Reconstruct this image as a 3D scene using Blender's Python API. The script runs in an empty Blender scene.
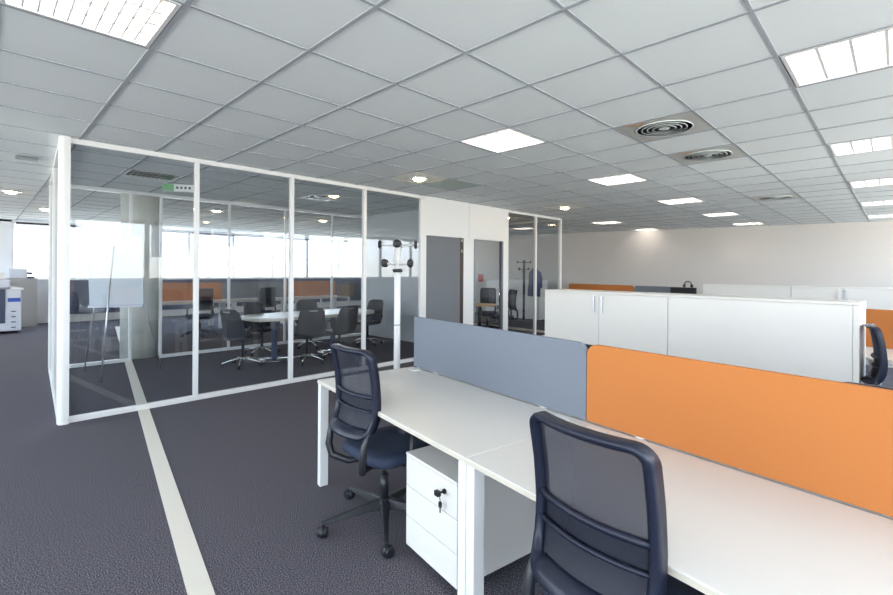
import bpy, math, random
from mathutils import Matrix, Vector
random.seed(4)
S = bpy.context.scene
PI = math.pi
def R(d): return math.radians(d)

# ------------------------------------------------------------------ camera, world, exposure
CAMZ = 1.53
cd = bpy.data.cameras.new('camera'); cam = bpy.data.objects.new('camera', cd)
S.collection.objects.link(cam); S.camera = cam
cd.sensor_width = 36; cd.lens = 460 / 893 * 36; cd.shift_y = -26.5 / 893
cd.clip_start = 0.05; cd.clip_end = 300
cam.matrix_world = (Matrix.Translation((0, 0, CAMZ)) @ Matrix.Rotation(R(44.5 - 90), 4, 'Z')
                    @ Matrix.Rotation(R(90), 4, 'X') @ Matrix.Rotation(R(0.4), 4, 'Z'))
S.view_settings.view_transform = 'Standard'; S.view_settings.look = 'None'
S.view_settings.gamma = 1; S.view_settings.use_curve_mapping = False
S.view_settings.exposure = 1.03
SKY = 5.6
w = bpy.data.worlds.new('sky'); S.world = w; w.use_nodes = True
nt = w.node_tree; bg = nt.nodes['Background']
tc = nt.nodes.new('ShaderNodeTexCoord'); sx = nt.nodes.new('ShaderNodeSeparateXYZ')
cr = nt.nodes.new('ShaderNodeValToRGB')
nt.links.new(tc.outputs['Generated'], sx.inputs[0]); nt.links.new(sx.outputs['Z'], cr.inputs[0])
cr.color_ramp.elements[0].position = 0.0; cr.color_ramp.elements[0].color = (0.80, 0.80, 0.76, 1)
cr.color_ramp.elements[1].position = 0.5; cr.color_ramp.elements[1].color = (0.60, 0.78, 1.0, 1)
e = cr.color_ramp.elements.new(0.04); e.color = (0.88, 0.94, 1.0, 1)
nt.links.new(cr.outputs[0], bg.inputs[0]); bg.inputs[1].default_value = SKY
LAMP = 15.0          # brightness of the ceiling panels
WARM = 42.0         # brightness of the round downlights

# room extents
CEIL = 2.825; T = 0.654; GX = 1.359; GY = 1.832
X0, Y0, Y1 = -4.6, -2.5, 17.0
def farx(y): return 15.62 - 0.2237 * y        # slanting end wall
GLY = 5.87                                   # front of the glass rooms
BKY = 9.06

for nm, lx0, lx1, ly in (('front', X0, 16.0, Y0 - 0.02), ('rear', X0, 12.0, Y1 + 0.02)):
    ld = bpy.data.lights.new('portal_' + nm, 'AREA'); ld.shape = 'RECTANGLE'
    ld.size = lx1 - lx0; ld.size_y = 1.62; ld.cycles.is_portal = True
    lo = bpy.data.objects.new('portal_' + nm, ld); S.collection.objects.link(lo)
    lo.location = ((lx0 + lx1) / 2, ly, 2.0)
    lo.rotation_euler = (R(-90) if ly > 0 else R(90), 0, 0)
ld = bpy.data.lights.new('portal_left', 'AREA'); ld.shape = 'RECTANGLE'; ld.size = 1.9; ld.size_y = 19.5; ld.cycles.is_portal = True
lo = bpy.data.objects.new('portal_left', ld); S.collection.objects.link(lo); lo.location = (X0 - 0.02, 7.25, 1.85); lo.rotation_euler = (0, R(-90), 0)

# ------------------------------------------------------------------ mesh helpers
class MB:
    def __init__(s): s.v = []; s.f = []; s.sm = []
    def add(s, vs, fs, smooth=False, M=None):
        b = len(s.v)
        for p in vs:
            p = Vector(p); s.v.append(tuple(M @ p) if M is not None else tuple(p))
        for f in fs: s.f.append(tuple(i + b for i in f)); s.sm.append(smooth)
        return s
    def box(s, x0, x1, y0, y1, z0, z1, M=None):
        v = [(x, y, z) for z in (z0, z1) for y in (y0, y1) for x in (x0, x1)]
        return s.add(v, [(0,2,3,1),(4,5,7,6),(0,1,5,4),(2,6,7,3),(0,4,6,2),(1,3,7,5)], M=M)
    def cbox(s, c, sz, M=None):
        return s.box(c[0]-sz[0]/2, c[0]+sz[0]/2, c[1]-sz[1]/2, c[1]+sz[1]/2, c[2]-sz[2]/2, c[2]+sz[2]/2, M)
    def prism(s, pts, h, M=None, axis='z', o=0.0, smooth=False):
        n = len(pts)
        if axis == 'z': v = [(x, y, o) for x, y in pts] + [(x, y, o + h) for x, y in pts]
        elif axis == 'y': v = [(x, o, y) for x, y in pts] + [(x, o + h, y) for x, y in pts]
        else: v = [(o, x, y) for x, y in pts] + [(o + h, x, y) for x, y in pts]
        s.add(v, [tuple(range(n - 1, -1, -1)), tuple(range(n, 2 * n))], M=M)
        b = len(s.v) - 2 * n
        for i in range(n):
            s.f.append((b + i, b + (i + 1) % n, b + n + (i + 1) % n, b + n + i)); s.sm.append(smooth)
        return s
    def lathe(s, prof, c=(0, 0, 0), seg=20, M=None, a0=0):
        v = []; f = []; m = len(prof)
        for i in range(seg):
            a = 2 * PI * i / seg + a0
            for r, z in prof: v.append((c[0] + r * math.cos(a), c[1] + r * math.sin(a), c[2] + z))
        for i in range(seg):
            j = (i + 1) % seg
            for k in range(m - 1): f.append((i*m+k, j*m+k, j*m+k+1, i*m+k+1))
        s.add(v, f, True, M)
        b = len(s.v) - len(v)
        if prof[0][0] > 1e-6: s.f.append(tuple(b + i*m for i in range(seg - 1, -1, -1))); s.sm.append(False)
        if prof[-1][0] > 1e-6: s.f.append(tuple(b + i*m + m - 1 for i in range(seg))); s.sm.append(False)
        return s
    def cyl(s, p, q, r, r2=None, seg=14):
        return s.tube([p, q], [r, r2 if r2 is not None else r], seg)
    def tube(s, pts, r, seg=10, flat=None, closed=False):
        """round (or flattened: flat=(a,b) half sizes) tube along points"""
        P = [Vector(p) for p in pts]; n = len(P); v = []; f = []
        up = Vector((0, 0, 1)); prev = None
        for i in range(n):
            if closed: t = P[(i+1) % n] - P[i-1]
            else: t = P[min(i+1, n-1)] - P[max(i-1, 0)]
            t.normalize()
            if prev is None:
                a = up if abs(t.dot(up)) < 0.9 else Vector((1, 0, 0))
                u = t.cross(a).normalized()
            else: u = (prev - t * prev.dot(t)).normalized()
            prev = u; wv = t.cross(u)
            rr = r[i] if isinstance(r, (list, tuple)) else r
            for k in range(seg):
                an = 2 * PI * k / seg
                v.append(P[i] + (u * math.cos(an) + wv * math.sin(an)) * rr)
        m = n if closed else n - 1
        for i in range(m):
            j = (i + 1) % n
            for k in range(seg):
                l = (k + 1) % seg; f.append((i*seg+k, i*seg+l, j*seg+l, j*seg+k))
        s.add(v, f, True)
        if not closed:
            b = len(s.v) - len(v)
            s.f.append(tuple(b + k for k in range(seg - 1, -1, -1))); s.sm.append(False)
            s.f.append(tuple(b + (n-1)*seg + k for k in range(seg))); s.sm.append(False)
        return s
    def obj(s, name, mat, parent=None, bev=0, loc=None, rz=0, seg=2, label=None):
        me = bpy.data.meshes.new(name); me.from_pydata([tuple(p) for p in s.v], [], s.f)
        me.polygons.foreach_set('use_smooth', s.sm); me.materials.append(mat); me.validate(); me.update()
        import bmesh
        b = bmesh.new(); b.from_mesh(me); bmesh.ops.recalc_face_normals(b, faces=b.faces); b.to_mesh(me); b.free()
        o = bpy.data.objects.new(name, me); S.collection.objects.link(o)
        if parent: o.parent = parent
        if loc: o.location = loc
        o.rotation_euler = (0, 0, rz)
        if bev:
            md = o.modifiers.new('bevel', 'BEVEL'); md.width = bev; md.segments = seg; md.limit_method = 'ANGLE'; md.angle_limit = R(40)
        if label: o['label'] = label
        return o
def thing(name, label, cat, loc=(0, 0, 0), rz=0, group=None):
    o = bpy.data.objects.new(name, None); S.collection.objects.link(o); o.empty_display_size = 0.1
    o.location = loc; o.rotation_euler = (0, 0, rz); return tag(o, label, cat, group)
def tag(o, label, cat, group=None):
    o['label'] = label; o['category'] = cat
    if group: o['group'] = group
    return o
def struct(o): o['kind'] = 'structure'; return o
def dup(root, loc, rz=0, label=None, group=None):
    r = root.copy(); S.collection.objects.link(r); r.location = loc; r.rotation_euler = (0, 0, rz)
    if label: r['label'] = label
    if group: r['group'] = group
    for ch in list(root.children):
        c = ch.copy(); S.collection.objects.link(c); c.parent = r
        for g in ch.children:
            d = g.copy(); S.collection.objects.link(d); d.parent = c
    return r
def rrect(w_, h_, r, seg=6, corners=(1, 1, 1, 1), cx=0, cy=0):
    """rounded rectangle outline, corners: br, tr, tl, bl"""
    out = []
    for k, (sx_, sy_, a0) in enumerate(((1, -1, -90), (1, 1, 0), (-1, 1, 90), (-1, -1, 180))):
        px, py = cx + sx_ * w_/2, cy + sy_ * h_/2
        if not corners[k]: out.append((px, py)); continue
        ox, oy = px - sx_ * r, py - sy_ * r
        for i in range(seg + 1):
            a = R(a0 + 90 * i / seg); out.append((ox + r * math.cos(a), oy + r * math.sin(a)))
    return out

# ------------------------------------------------------------------ materials
def mat(name, col, rough=0.5, metal=0, spec=0.5, noise=None, bump=None, coat=0):
    m = bpy.data.materials.new(name); m.use_nodes = True; n = m.node_tree; b = n.nodes['Principled BSDF']
    b.inputs['Base Color'].default_value = (*col, 1); b.inputs['Roughness'].default_value = rough
    b.inputs['Metallic'].default_value = metal; b.inputs['Specular IOR Level'].default_value = spec
    if noise:                                   # (scale, second colour, contrast low, high)
        t = n.nodes.new('ShaderNodeTexCoord'); nz = n.nodes.new('ShaderNodeTexNoise'); r = n.nodes.new('ShaderNodeValToRGB')
        nz.inputs['Scale'].default_value = noise[0]; nz.inputs['Detail'].default_value = 3
        n.links.new(t.outputs['Object'], nz.inputs['Vector']); n.links.new(nz.outputs['Fac'], r.inputs[0])
        r.color_ramp.elements[0].position = noise[2]; r.color_ramp.elements[0].color = (*col, 1)
        r.color_ramp.elements[1].position = noise[3]; r.color_ramp.elements[1].color = (*noise[1], 1)
        n.links.new(r.outputs[0], b.inputs['Base Color'])
        if bump:
            bp = n.nodes.new('ShaderNodeBump'); bp.inputs['Strength'].default_value = bump; bp.inputs['Distance'].default_value = 0.004
            n.links.new(nz.outputs['Fac'], bp.inputs['Height']); n.links.new(bp.outputs[0], b.inputs['Normal'])
    return m
def emit(name, col, st):
    m = bpy.data.materials.new(name); m.use_nodes = True; n = m.node_tree; b = n.nodes['Principled BSDF']
    b.inputs['Base Color'].default_value = (*col, 1)
    b.inputs['Emission Color'].default_value = (*col, 1); b.inputs['Emission Strength'].default_value = st
    return m
def see_through(name, tint, f0, see=None, body=(0.02, 0.02, 0.03)):
    """glass: tinted transparent + angle dependent mirror; mesh cloth: partly transparent diffuse"""
    m = bpy.data.materials.new(name); m.use_nodes = True; n = m.node_tree; n.nodes.clear()
    out = n.nodes.new('ShaderNodeOutputMaterial'); mx = n.nodes.new('ShaderNodeMixShader')
    tr = n.nodes.new('ShaderNodeBsdfTransparent'); tr.inputs[0].default_value = (*tint, 1)
    if see is None:
        g = n.nodes.new('ShaderNodeNewGeometry'); dt = n.nodes.new('ShaderNodeVectorMath'); dt.operation = 'DOT_PRODUCT'
        n.links.new(g.outputs['Normal'], dt.inputs[0]); n.links.new(g.outputs['Incoming'], dt.inputs[1])
        def mth(op, a, b_):
            k = n.nodes.new('ShaderNodeMath'); k.operation = op
            for i, q in enumerate((a, b_)):
                if q is None: continue
                if isinstance(q, (int, float)): k.inputs[i].default_value = q
                else: n.links.new(q, k.inputs[i])
            return k.outputs[0]
        a = mth('ABSOLUTE', dt.outputs['Value'], None); a = mth('SUBTRACT', 1.0, a); a = mth('POWER', a, 5.0)
        a = mth('MULTIPLY', a, 1 - f0); a = mth('ADD', a, f0); n.links.new(a, mx.inputs[0])
        gl = n.nodes.new('ShaderNodeBsdfGlossy'); gl.inputs['Roughness'].default_value = 0.0
        n.links.new(tr.outputs[0], mx.inputs[1]); n.links.new(gl.outputs[0], mx.inputs[2])
    else:
        b = n.nodes.new('ShaderNodeBsdfPrincipled'); b.inputs['Base Color'].default_value = (*body, 1); b.inputs['Roughness'].default_value = 0.6
        mx.inputs[0].default_value = 1 - see
        n.links.new(tr.outputs[0], mx.inputs[1]); n.links.new(b.outputs[0], mx.inputs[2])
    n.links.new(mx.outputs[0], out.inputs[0]); return m

M_CARPET = mat('carpet', (0.028, 0.028, 0.038), 0.95, spec=0.1, noise=(165, (0.30, 0.275, 0.31), 0.44, 0.68), bump=0.2)
M_TILE = mat('ceiling_tile', (0.79, 0.825, 0.81), 0.9, spec=0.1, noise=(160, (0.83, 0.865, 0.85), 0.35, 0.6))
M_GRID = mat('ceiling_grid_paint', (0.40, 0.42, 0.44), 0.7, spec=0.2)
M_WALL = mat('wall_paint', (0.60, 0.565, 0.53), 0.85, spec=0.2)
M_WALLW = mat('white_wall_paint', (0.80, 0.81, 0.83), 0.8, spec=0.2)
M_WHITE = mat('white_lacquer_metal', (0.77, 0.76, 0.74), 0.35)
M_ALU = mat('brushed_aluminium', (0.62, 0.63, 0.65), 0.35, 0.9)
M_DALU = mat('dark_aluminium', (0.16, 0.17, 0.20), 0.4, 0.5)
M_CHROME = mat('chrome', (0.75, 0.76, 0.78), 0.12, 1)
M_TOP = mat('white_melamine_worktop', (0.68, 0.655, 0.615), 0.3)
M_CAB = mat('white_cabinet_laminate', (0.76, 0.735, 0.69), 0.4)
M_EDGE = mat('beige_edge_band', (0.60, 0.55, 0.46), 0.5)
M_PLATE = mat('floor_trunking_metal', (0.74, 0.69, 0.61), 0.5, 0.0)
M_GREY = mat('grey_felt', (0.18, 0.20, 0.238), 0.9, spec=0.1, noise=(300, (0.20, 0.223, 0.262), 0.4, 0.6))
M_ORANGE = mat('orange_felt', (0.48, 0.172, 0.050), 0.85, spec=0.15, noise=(300, (0.52, 0.187, 0.055), 0.4, 0.6))
M_BLACK = mat('black_plastic', (0.014, 0.015, 0.020), 0.42)
M_FRAME = mat('blue_black_plastic', (0.010, 0.013, 0.028), 0.38, spec=0.4)
M_SEAT = mat('midnight_seat_cloth', (0.016, 0.026, 0.055), 0.8, noise=(400, (0.03, 0.045, 0.085), 0.4, 0.6))
M_MESH = see_through('black_mesh_cloth', (0.86, 0.9, 1), 0, see=0.17, body=(0.010, 0.012, 0.024))
M_PAD = mat('black_lumbar_cloth', (0.013, 0.015, 0.026), 0.8)
M_MESH2 = see_through('dense_mesh_cloth', (1, 1, 1), 0, see=0.12, body=(0.018, 0.02, 0.026))
M_GLASS = see_through('partition_glass', (0.92, 0.935, 0.945), 0.048)
M_WGLASS = see_through('window_glass', (0.97, 0.98, 0.99), 0.03)
M_DOOR = mat('grey_door_laminate', (0.155, 0.165, 0.18), 0.6)
M_BROWN = mat('brown_wood_edge', (0.22, 0.12, 0.06), 0.6)
M_WOOD = mat('light_oak', (0.55, 0.37, 0.20), 0.45, noise=(9, (0.62, 0.43, 0.25), 0.3, 0.7))
M_DARK = mat('dark_blue_panel', (0.06, 0.075, 0.13), 0.7)
M_BLIND = mat('pale_blue_blind', (0.50, 0.55, 0.66), 0.7)
M_RED = mat('red_plastic', (0.55, 0.04, 0.03), 0.5)
M_BLUE = mat('blue_plastic', (0.04, 0.10, 0.45), 0.5)
M_GREEN = mat('green_sign', (0.16, 0.40, 0.18), 0.5)
M_LAMP = emit('tube_light', (1.0, 0.93, 0.82), LAMP)
M_REFL = mat('satin_reflector', (0.42, 0.41, 0.44), 0.35, 0.6)
M_LAMPOFF = mat('unlit_diffuser', (0.25, 0.27, 0.28), 0.4)
M_WARM = emit('warm_spot', (1.0, 0.70, 0.32), WARM)
M_VENT = mat('vent_metal', (0.74, 0.79, 0.76), 0.35, 0.1)
M_VENTRIM = mat('vent_frame_worn', (0.60, 0.60, 0.55), 0.4, 0.2, noise=(3.2, (0.62, 0.40, 0.26), 0.60, 0.63))
M_JACKET = mat('blue_jacket_cloth', (0.045, 0.075, 0.17), 0.85)
M_PRN = mat('pale_grey_plastic', (0.62, 0.65, 0.72), 0.45)

# ------------------------------------------------------------------ floor and ceiling
XE = 16.6
poly = [(X0, Y0), (farx(Y0), Y0), (farx(Y1), Y1), (X0, Y1)]
struct(MB().prism(poly, -0.1, o=0).obj('floor', M_CARPET))

# light and vent cells (column along X, row along Y)
lit = [(-2, 1), (3, 1), (7, 1), (11, 1), (15, 1), (19, 1), (3, -3), (7, -3), (11, -3), (15, -3), (19, -3), (-2, -3),
       (15, 5), (19, 5), (9, 8), (15, 9), (-2, -6), (3, -6), (7, -6), (11, -6), (15, -6)]
unlit = [(0, 8), (4, 8)]
vents = [(4, -1), (6, -1), (12, -1), (16, 5)]
downs = [(4, 4), (10, 4), (-2, 13), (-1, 17), (3, 13), (7, 13), (11, 7)]
skip = set(lit + unlit + vents)
def cell(i, j): return GX + T * (i + 0.5), GY + T * (j + 0.5)
m = MB()
imin = math.floor((X0 - GX) / T); imax = math.ceil((farx(Y0) - GX) / T)
jmin = math.floor((Y0 - GY) / T); jmax = math.ceil((Y1 - GY) / T)
for i in range(imin, imax):
    for j in range(jmin, jmax):
        if (i, j) in skip: continue
        xa, xb = max(GX + T*i, X0), GX + T*(i+1); ya, yb = max(GY + T*j, Y0), min(GY + T*(j+1), Y1)
        m.add([(xa, ya, CEIL), (xb, ya, CEIL), (xb, yb, CEIL), (xa, yb, CEIL)], [(0, 1, 2, 3)])
ceil = struct(m.obj('ceiling', M_TILE))
m = MB()
for i in range(imin + 1, imax + 1):
    x = GX + T*i
    if x > farx(Y1): y1 = (15.62 - x) / 0.2237
    else: y1 = Y1
    if y1 > Y0: m.box(x - 0.012, x + 0.012, Y0, min(y1, Y1), CEIL - 0.006, CEIL + 0.002)
for j in range(jmin + 1, jmax):
    y = GY + T*j; m.box(X0, farx(y), y - 0.009, y + 0.009, CEIL - 0.005, CEIL + 0.001)
struct(m.obj('trim_1', M_GRID))
struct(MB().box(X0 - 0.3, 17, Y0 - 0.3, Y1 + 0.3, CEIL + 0.12, CEIL + 0.2).obj('trim_2', M_WALLW))

# ------------------------------------------------------------------ outer walls
SILL_L = 0.9
struct(MB().box(X0 - 0.2, X0, Y0 - 0.2, Y1 + 0.2, 0, SILL_L).box(X0 - 0.2, X0, Y0 - 0.2, Y1 + 0.2, CEIL - 0.05, CEIL + 0.15).obj('wall_left', M_WALLW))
for k in range(10):  # unseen side windows, added to brighten the left ceiling and floor
    ya_, yb_ = Y0 + 1.95*k, Y0 + 1.95*(k + 1); m = MB(); fw = 0.06
    for q in ((ya_, ya_ + fw, SILL_L, CEIL - 0.05), (yb_ - fw, yb_, SILL_L, CEIL - 0.05), (ya_ + fw, yb_ - fw, SILL_L, SILL_L + fw), (ya_ + fw, yb_ - fw, CEIL - 0.05 - fw, CEIL - 0.05)):
        m.box(X0 - 0.12, X0 - 0.06, *q)
    fo = struct(m.obj('window_%d' % (40 + k), M_WHITE))
    MB().box(X0 - 0.095, X0 - 0.085, ya_ + fw, yb_ - fw, SILL_L + fw, CEIL - 0.05 - fw).obj('glass_pane', M_WGLASS, fo)
a, b_ = (farx(Y0 - 0.2), Y0 - 0.2), (farx(Y1 + 0.2), Y1 + 0.2)
struct(MB().prism([a, (a[0] + 0.25, a[1]), (b_[0] + 0.25, b_[1]), b_], CEIL + 0.15).obj('wall_right', M_WALL))
SILL = 1.2
def facade(side, y, out, xs, n0, plain=None):
    y0_, y1_ = (y, y + out * 0.2)
    ya, yb = min(y0_, y1_), max(y0_, y1_)
    m = MB().box(xs[0], xs[-1], ya, yb, 0, SILL)
    if plain:
        for p0, p1 in plain: m.box(p0, p1, ya, yb, SILL, CEIL + 0.15)
    m.box(xs[0], xs[-1], ya, yb, CEIL - 0.05, CEIL + 0.15)
    struct(m.obj('wall_' + side, M_WALLW))
    struct(MB().box(xs[0], xs[-1], y - out*0.06 if out > 0 else y, y if out > 0 else y + 0.06, SILL, SILL + 0.03).obj('trim_%d' % (n0 + 3), M_WHITE))
    k = n0
    for xa, xb in zip(xs[:-1], xs[1:]):
        if plain and any(xa >= p0 - 0.01 and xb <= p1 + 0.01 for p0, p1 in plain): continue
        k += 1; fw = 0.055; ym = y + out * 0.08; z0, z1 = SILL + 0.03, CEIL - 0.05
        m = MB()
        m.box(xa, xa + fw, ym - 0.03, ym + 0.03, z0, z1).box(xb - fw, xb, ym - 0.03, ym + 0.03, z0, z1)
        m.box(xa + fw, xb - fw, ym - 0.03, ym + 0.03, z0, z0 + fw).box(xa + fw, xb - fw, ym - 0.03, ym + 0.03, z1 - fw, z1)
        fo = struct(m.obj('window_%d' % k, M_WHITE))
        MB().box(xa + fw, xb - fw, ym - 0.006, ym + 0.006, z0 + fw, z1 - fw).obj('glass_pane', M_WGLASS, fo)
fx = [X0, -0.85, 0.62] + [0.62 + 1.45 * k for k in range(1, 9)]
facade('back', Y1, 1, fx, 0, plain=[(X0, -0.85), (-0.85, 0.62)])
fx2 = [X0 + 1.55 * k for k in range(14)]
fx2[-1] = 16.0
facade('front', Y0, -1, fx2, 20)
def blind(x0, x1, y, ztop, zbot, label):
    t = thing('window_blind', label, 'blind', ((x0 + x1) / 2, y, ztop))
    hw = (x1 - x0) / 2
    MB().box(-hw, hw, -0.03, 0.03, -0.05, 0).obj('head_rail', M_BLACK, t)
    m = MB(); n = int((ztop - zbot) / 0.035)
    for i in range(n):
        z = -0.07 - 0.035 * i
        m.add([(-hw, -0.015, z - 0.012), (hw, -0.015, z - 0.012), (hw, 0.015, z + 0.012), (-hw, 0.015, z + 0.012)], [(0, 1, 2, 3)])
    m.obj('slats', M_BLIND, t)
    MB().box(-hw, hw, -0.012, 0.012, -0.07 - 0.035*n - 0.01, -0.07 - 0.035*n + 0.012).obj('bottom_rail', M_DARK, t)
blind(0.70, 2.02, Y1 - 0.09, 2.77, 2.2, 'half lowered pale blue blind in the far window beside the printer corner')
for k, zb in ((3, 2.3), (5, 2.0)):
    blind(0.62 + 1.45*k + 0.06, 0.62 + 1.45*(k+1) - 0.06, Y1 - 0.09, 2.77, zb,
          'short lowered blind in a far window beyond the meeting room' if k == 3 else 'longer lowered blind in the rightmost far window behind the meeting room')
for k, zb in ((2, 2.25), (5, 1.9), (6, 2.3)):
    blind(fx2[k] + 0.06, fx2[k+1] - 0.06, Y0 + 0.09, 2.77, zb, 'slatted blind mirrored in the glass partition, window %s' % {2: 'nearest the side wall', 5: 'with the longest drop', 6: 'beside the longest blind'}[k])

# ------------------------------------------------------------------ glass partition rooms
def rail(m, x0, x1, y0, y1, z0, z1): m.box(x0, x1, y0, y1, z0, z1)
XL, XR = 0.545, 9.93
XM = 6.555
def glass_wall(n, label, bars, panes, frame_mat=M_WHITE):
    root = thing('glass_partition', label, 'glass partition')
    m = MB()
    for b in bars: m.box(*b)
    m.obj('frame', frame_mat, root, bev=0.004)
    for p in panes: MB().box(*p).obj('glass_pane', M_GLASS, root)
    return root
yf = GLY
mull = [XL + 0.08, 1.787, 2.97, 4.159, 5.335]
bars = [(XL + 0.07, 5.39, yf - 0.03, yf + 0.03, 0, 0.055), (XL + 0.07, 5.39, yf - 0.03, yf + 0.03, CEIL - 0.055, CEIL - 0.002)]
for x in mull[1:]: bars.append((x - 0.024, x + 0.024, yf - 0.032, yf + 0.032, 0.055, CEIL - 0.055))
panes = [(p + 0.025, q - 0.025, yf - 0.006, yf + 0.006, 0.056, CEIL - 0.056) for p, q in zip(mull[:-1], mull[1:])]
g1 = glass_wall(1, 'long glass front of the meeting room with slim white mullions', bars, panes)
pts = [(XL, yf + 0.05), (XL, yf - 0.02)] + [(XL + 0.045 - 0.045*math.cos(R(a)), yf - 0.02 - 0.045*math.sin(R(a))) for a in range(15, 91, 15)] + [(XL + 0.085, yf - 0.065), (XL + 0.085, yf + 0.05)]
MB().prism(pts, CEIL - 0.004, o=0.001).obj('corner_post', M_WHITE, g1, label='wide rounded white corner post')
# side
SL = BKY - yf - 0.05
sb = [(-0.025, 0.025, 0, SL, 0, 0.05), (-0.025, 0.025, 0, SL, CEIL - 0.055, CEIL - 0.002)]
for y in (1.55, SL - 0.03): sb.append((-0.03, 0.03, y - 0.02, y + 0.02, 0.05, CEIL - 0.055))
sw = glass_wall(2, 'glass side of the meeting room facing the corridor and printer', sb,
           [(-0.005, 0.005, 0.0, 1.528, 0.051, CEIL - 0.056), (-0.005, 0.005, 1.572, SL - 0.052, 0.051, CEIL - 0.056)])
sw.location = (XL + 0.03, yf + 0.052, 0); sw.rotation_euler.z = -math.atan2(0.19, SL)
# back of the meeting room
bm = [XL + 0.26, 1.76, 2.20, 3.33, 4.45, 5.55, 6.5]
bb = [(XL + 0.26, 1.78, BKY - 0.025, BKY + 0.025, 0, 0.055), (2.18, XM - 0.05, BKY - 0.025, BKY + 0.025, 0, 0.055), (XL + 0.26, XM - 0.05, BKY - 0.025, BKY + 0.025, CEIL - 0.06, CEIL - 0.002)]
for x in bm[1:-1]: bb.append((x - 0.02, x + 0.02, BKY - 0.027, BKY + 0.027, 0.055, CEIL - 0.06))
pb = [(p + 0.021, q - 0.021, BKY - 0.006, BKY + 0.006, 0.056, CEIL - 0.061) for p, q in zip(bm[:-1], bm[1:]) if abs(p - 1.76) > 0.01]
glass_wall(3, 'rear glass wall of the meeting room in front of the cream column', bb, pb)
# solid front with doors
root = struct(MB().box(5.36, 5.44, yf - 0.03, yf + 0.03, 0, CEIL).box(5.44, 7.62, yf - 0.03, yf + 0.03, 2.15, CEIL)
              .box(6.40, 6.69, yf - 0.03, yf + 0.03, 0, 2.15).box(7.62, 7.79, yf - 0.03, yf + 0.03, 0, CEIL).obj('wall_partition', M_WHITE))
struct(MB().box(6.546, 6.55, yf - 0.033, yf - 0.0301, 2.15, CEIL).obj('trim_4', M_GRID))
d1 = struct(MB().box(5.45, 6.30, yf - 0.02, yf + 0.02, 0.01, 2.14).obj('door_1', M_DOOR, bev=0.003))
MB().box(6.30, 6.33, yf - 0.018, yf + 0.02, 0.01, 2.14).obj('door_edge', M_BROWN, d1)
m = MB()
for z in (0.25, 1.85, 2.05): m.cyl((6.345, yf - 0.03, z), (6.345, yf - 0.03, z + 0.09), 0.012)
m.obj('hinge', M_CHROME, d1)
struct(MB().box(6.33, 6.40, yf - 0.028, yf + 0.028, 0, 2.15).obj('door_2', M_BLACK))
d3 = struct(MB().box(6.69, 6.74, yf - 0.03, yf + 0.03, 0, 2.15).box(7.56, 7.62, yf - 0.03, yf + 0.03, 0, 2.15).obj('door_3', M_DALU))
MB().box(6.75, 7.55, yf - 0.005, yf + 0.005, 0.01, 2.14).obj('glass_leaf', M_GLASS, d3)
MB().cyl((7.47, yf - 0.05, 0.9), (7.47, yf - 0.05, 1.2), 0.011).cyl((7.47, yf - 0.05, 0.95), (7.47, yf, 0.95), 0.007).cyl((7.47, yf - 0.05, 1.15), (7.47, yf, 1.15), 0.007).obj('door_handle', M_CHROME, d3)
bars = [(7.79, XR, yf - 0.03, yf + 0.03, 0, 0.055), (7.79, XR, yf - 0.03, yf + 0.03, CEIL - 0.055, CEIL - 0.002),
        (8.81, 8.86, yf - 0.032, yf + 0.032, 0.055, CEIL - 0.055), (XR - 0.06, XR, yf - 0.035, yf + 0.035, 0.055, CEIL - 0.055)]
glass_wall(4, 'two pane glass front of the small room at the far end', bars,
           [(7.80, 8.809, yf - 0.006, yf + 0.006, 0.056, CEIL - 0.056), (8.861, XR - 0.061, yf - 0.006, yf + 0.006, 0.056, CEIL - 0.056)])
# room dividers
struct(MB().box(XM - 0.04, XM + 0.04, yf + 0.04, BKY + 0.03, 0, CEIL).obj('wall_divider', mat('grey_partition_panel', (0.42, 0.44, 0.46), 0.6)))
struct(MB().box(XM + 0.04, XR, BKY - 0.03, BKY + 0.05, 0, CEIL).obj('wall_rear', M_WALL))
glass_wall(5, 'glass end wall of the small room facing the open office', [(XR - 0.04, XR, yf + 0.04, BKY - 0.03, 0, 0.055), (XR - 0.04, XR, yf + 0.04, BKY - 0.03, CEIL - 0.055, CEIL - 0.002), (XR - 0.04, XR, 7.43, 7.47, 0.055, CEIL - 0.055)],
           [(XR - 0.025, XR - 0.015, yf + 0.04, 7.429, 0.056, CEIL - 0.056), (XR - 0.025, XR - 0.015, 7.471, BKY - 0.031, 0.056, CEIL - 0.056)])

# column
col = MB().lathe([(0.30, 0.0), (0.30, CEIL - 0.002)], seg=40).box(-0.003, 0.003, -0.304, -0.298, 0, CEIL - 0.002)
co = col.obj('column', mat('cream_column_paint', (0.62, 0.62, 0.56), 0.6)); co.location = (2.0, 9.48, 0)
tag(co, 'round cream column standing just behind the rear glass of the meeting room', 'column')

# ------------------------------------------------------------------ floor trunking strip
sd = Vector((0.147, 0.989, 0)); p0 = Vector((0.742, 2.33, 0)); sn = Vector((0.989, -0.147, 0))
pa = p0 - sd * 4.7; pb_ = p0 + sd * 12.5
m = MB(); k = 0; hw = 0.052; s_ = 0.0; L = (pb_ - pa).length
while s_ < L:
    e_ = min(s_ + 1.2, L); q0, q1 = pa + sd*(s_ + 0.002), pa + sd*e_
    m.prism([(q0 - sn*hw).to_2d()[:], (q0 + sn*hw).to_2d()[:], (q1 + sn*hw).to_2d()[:], (q1 - sn*hw).to_2d()[:]], 0.004, o=0.0)
    s_ = e_
tr_ = m.obj('floor_trunking', M_PLATE); tag(tr_, 'beige metal cable trunking strip running straight across the dark carpet', 'floor trunking')

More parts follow.
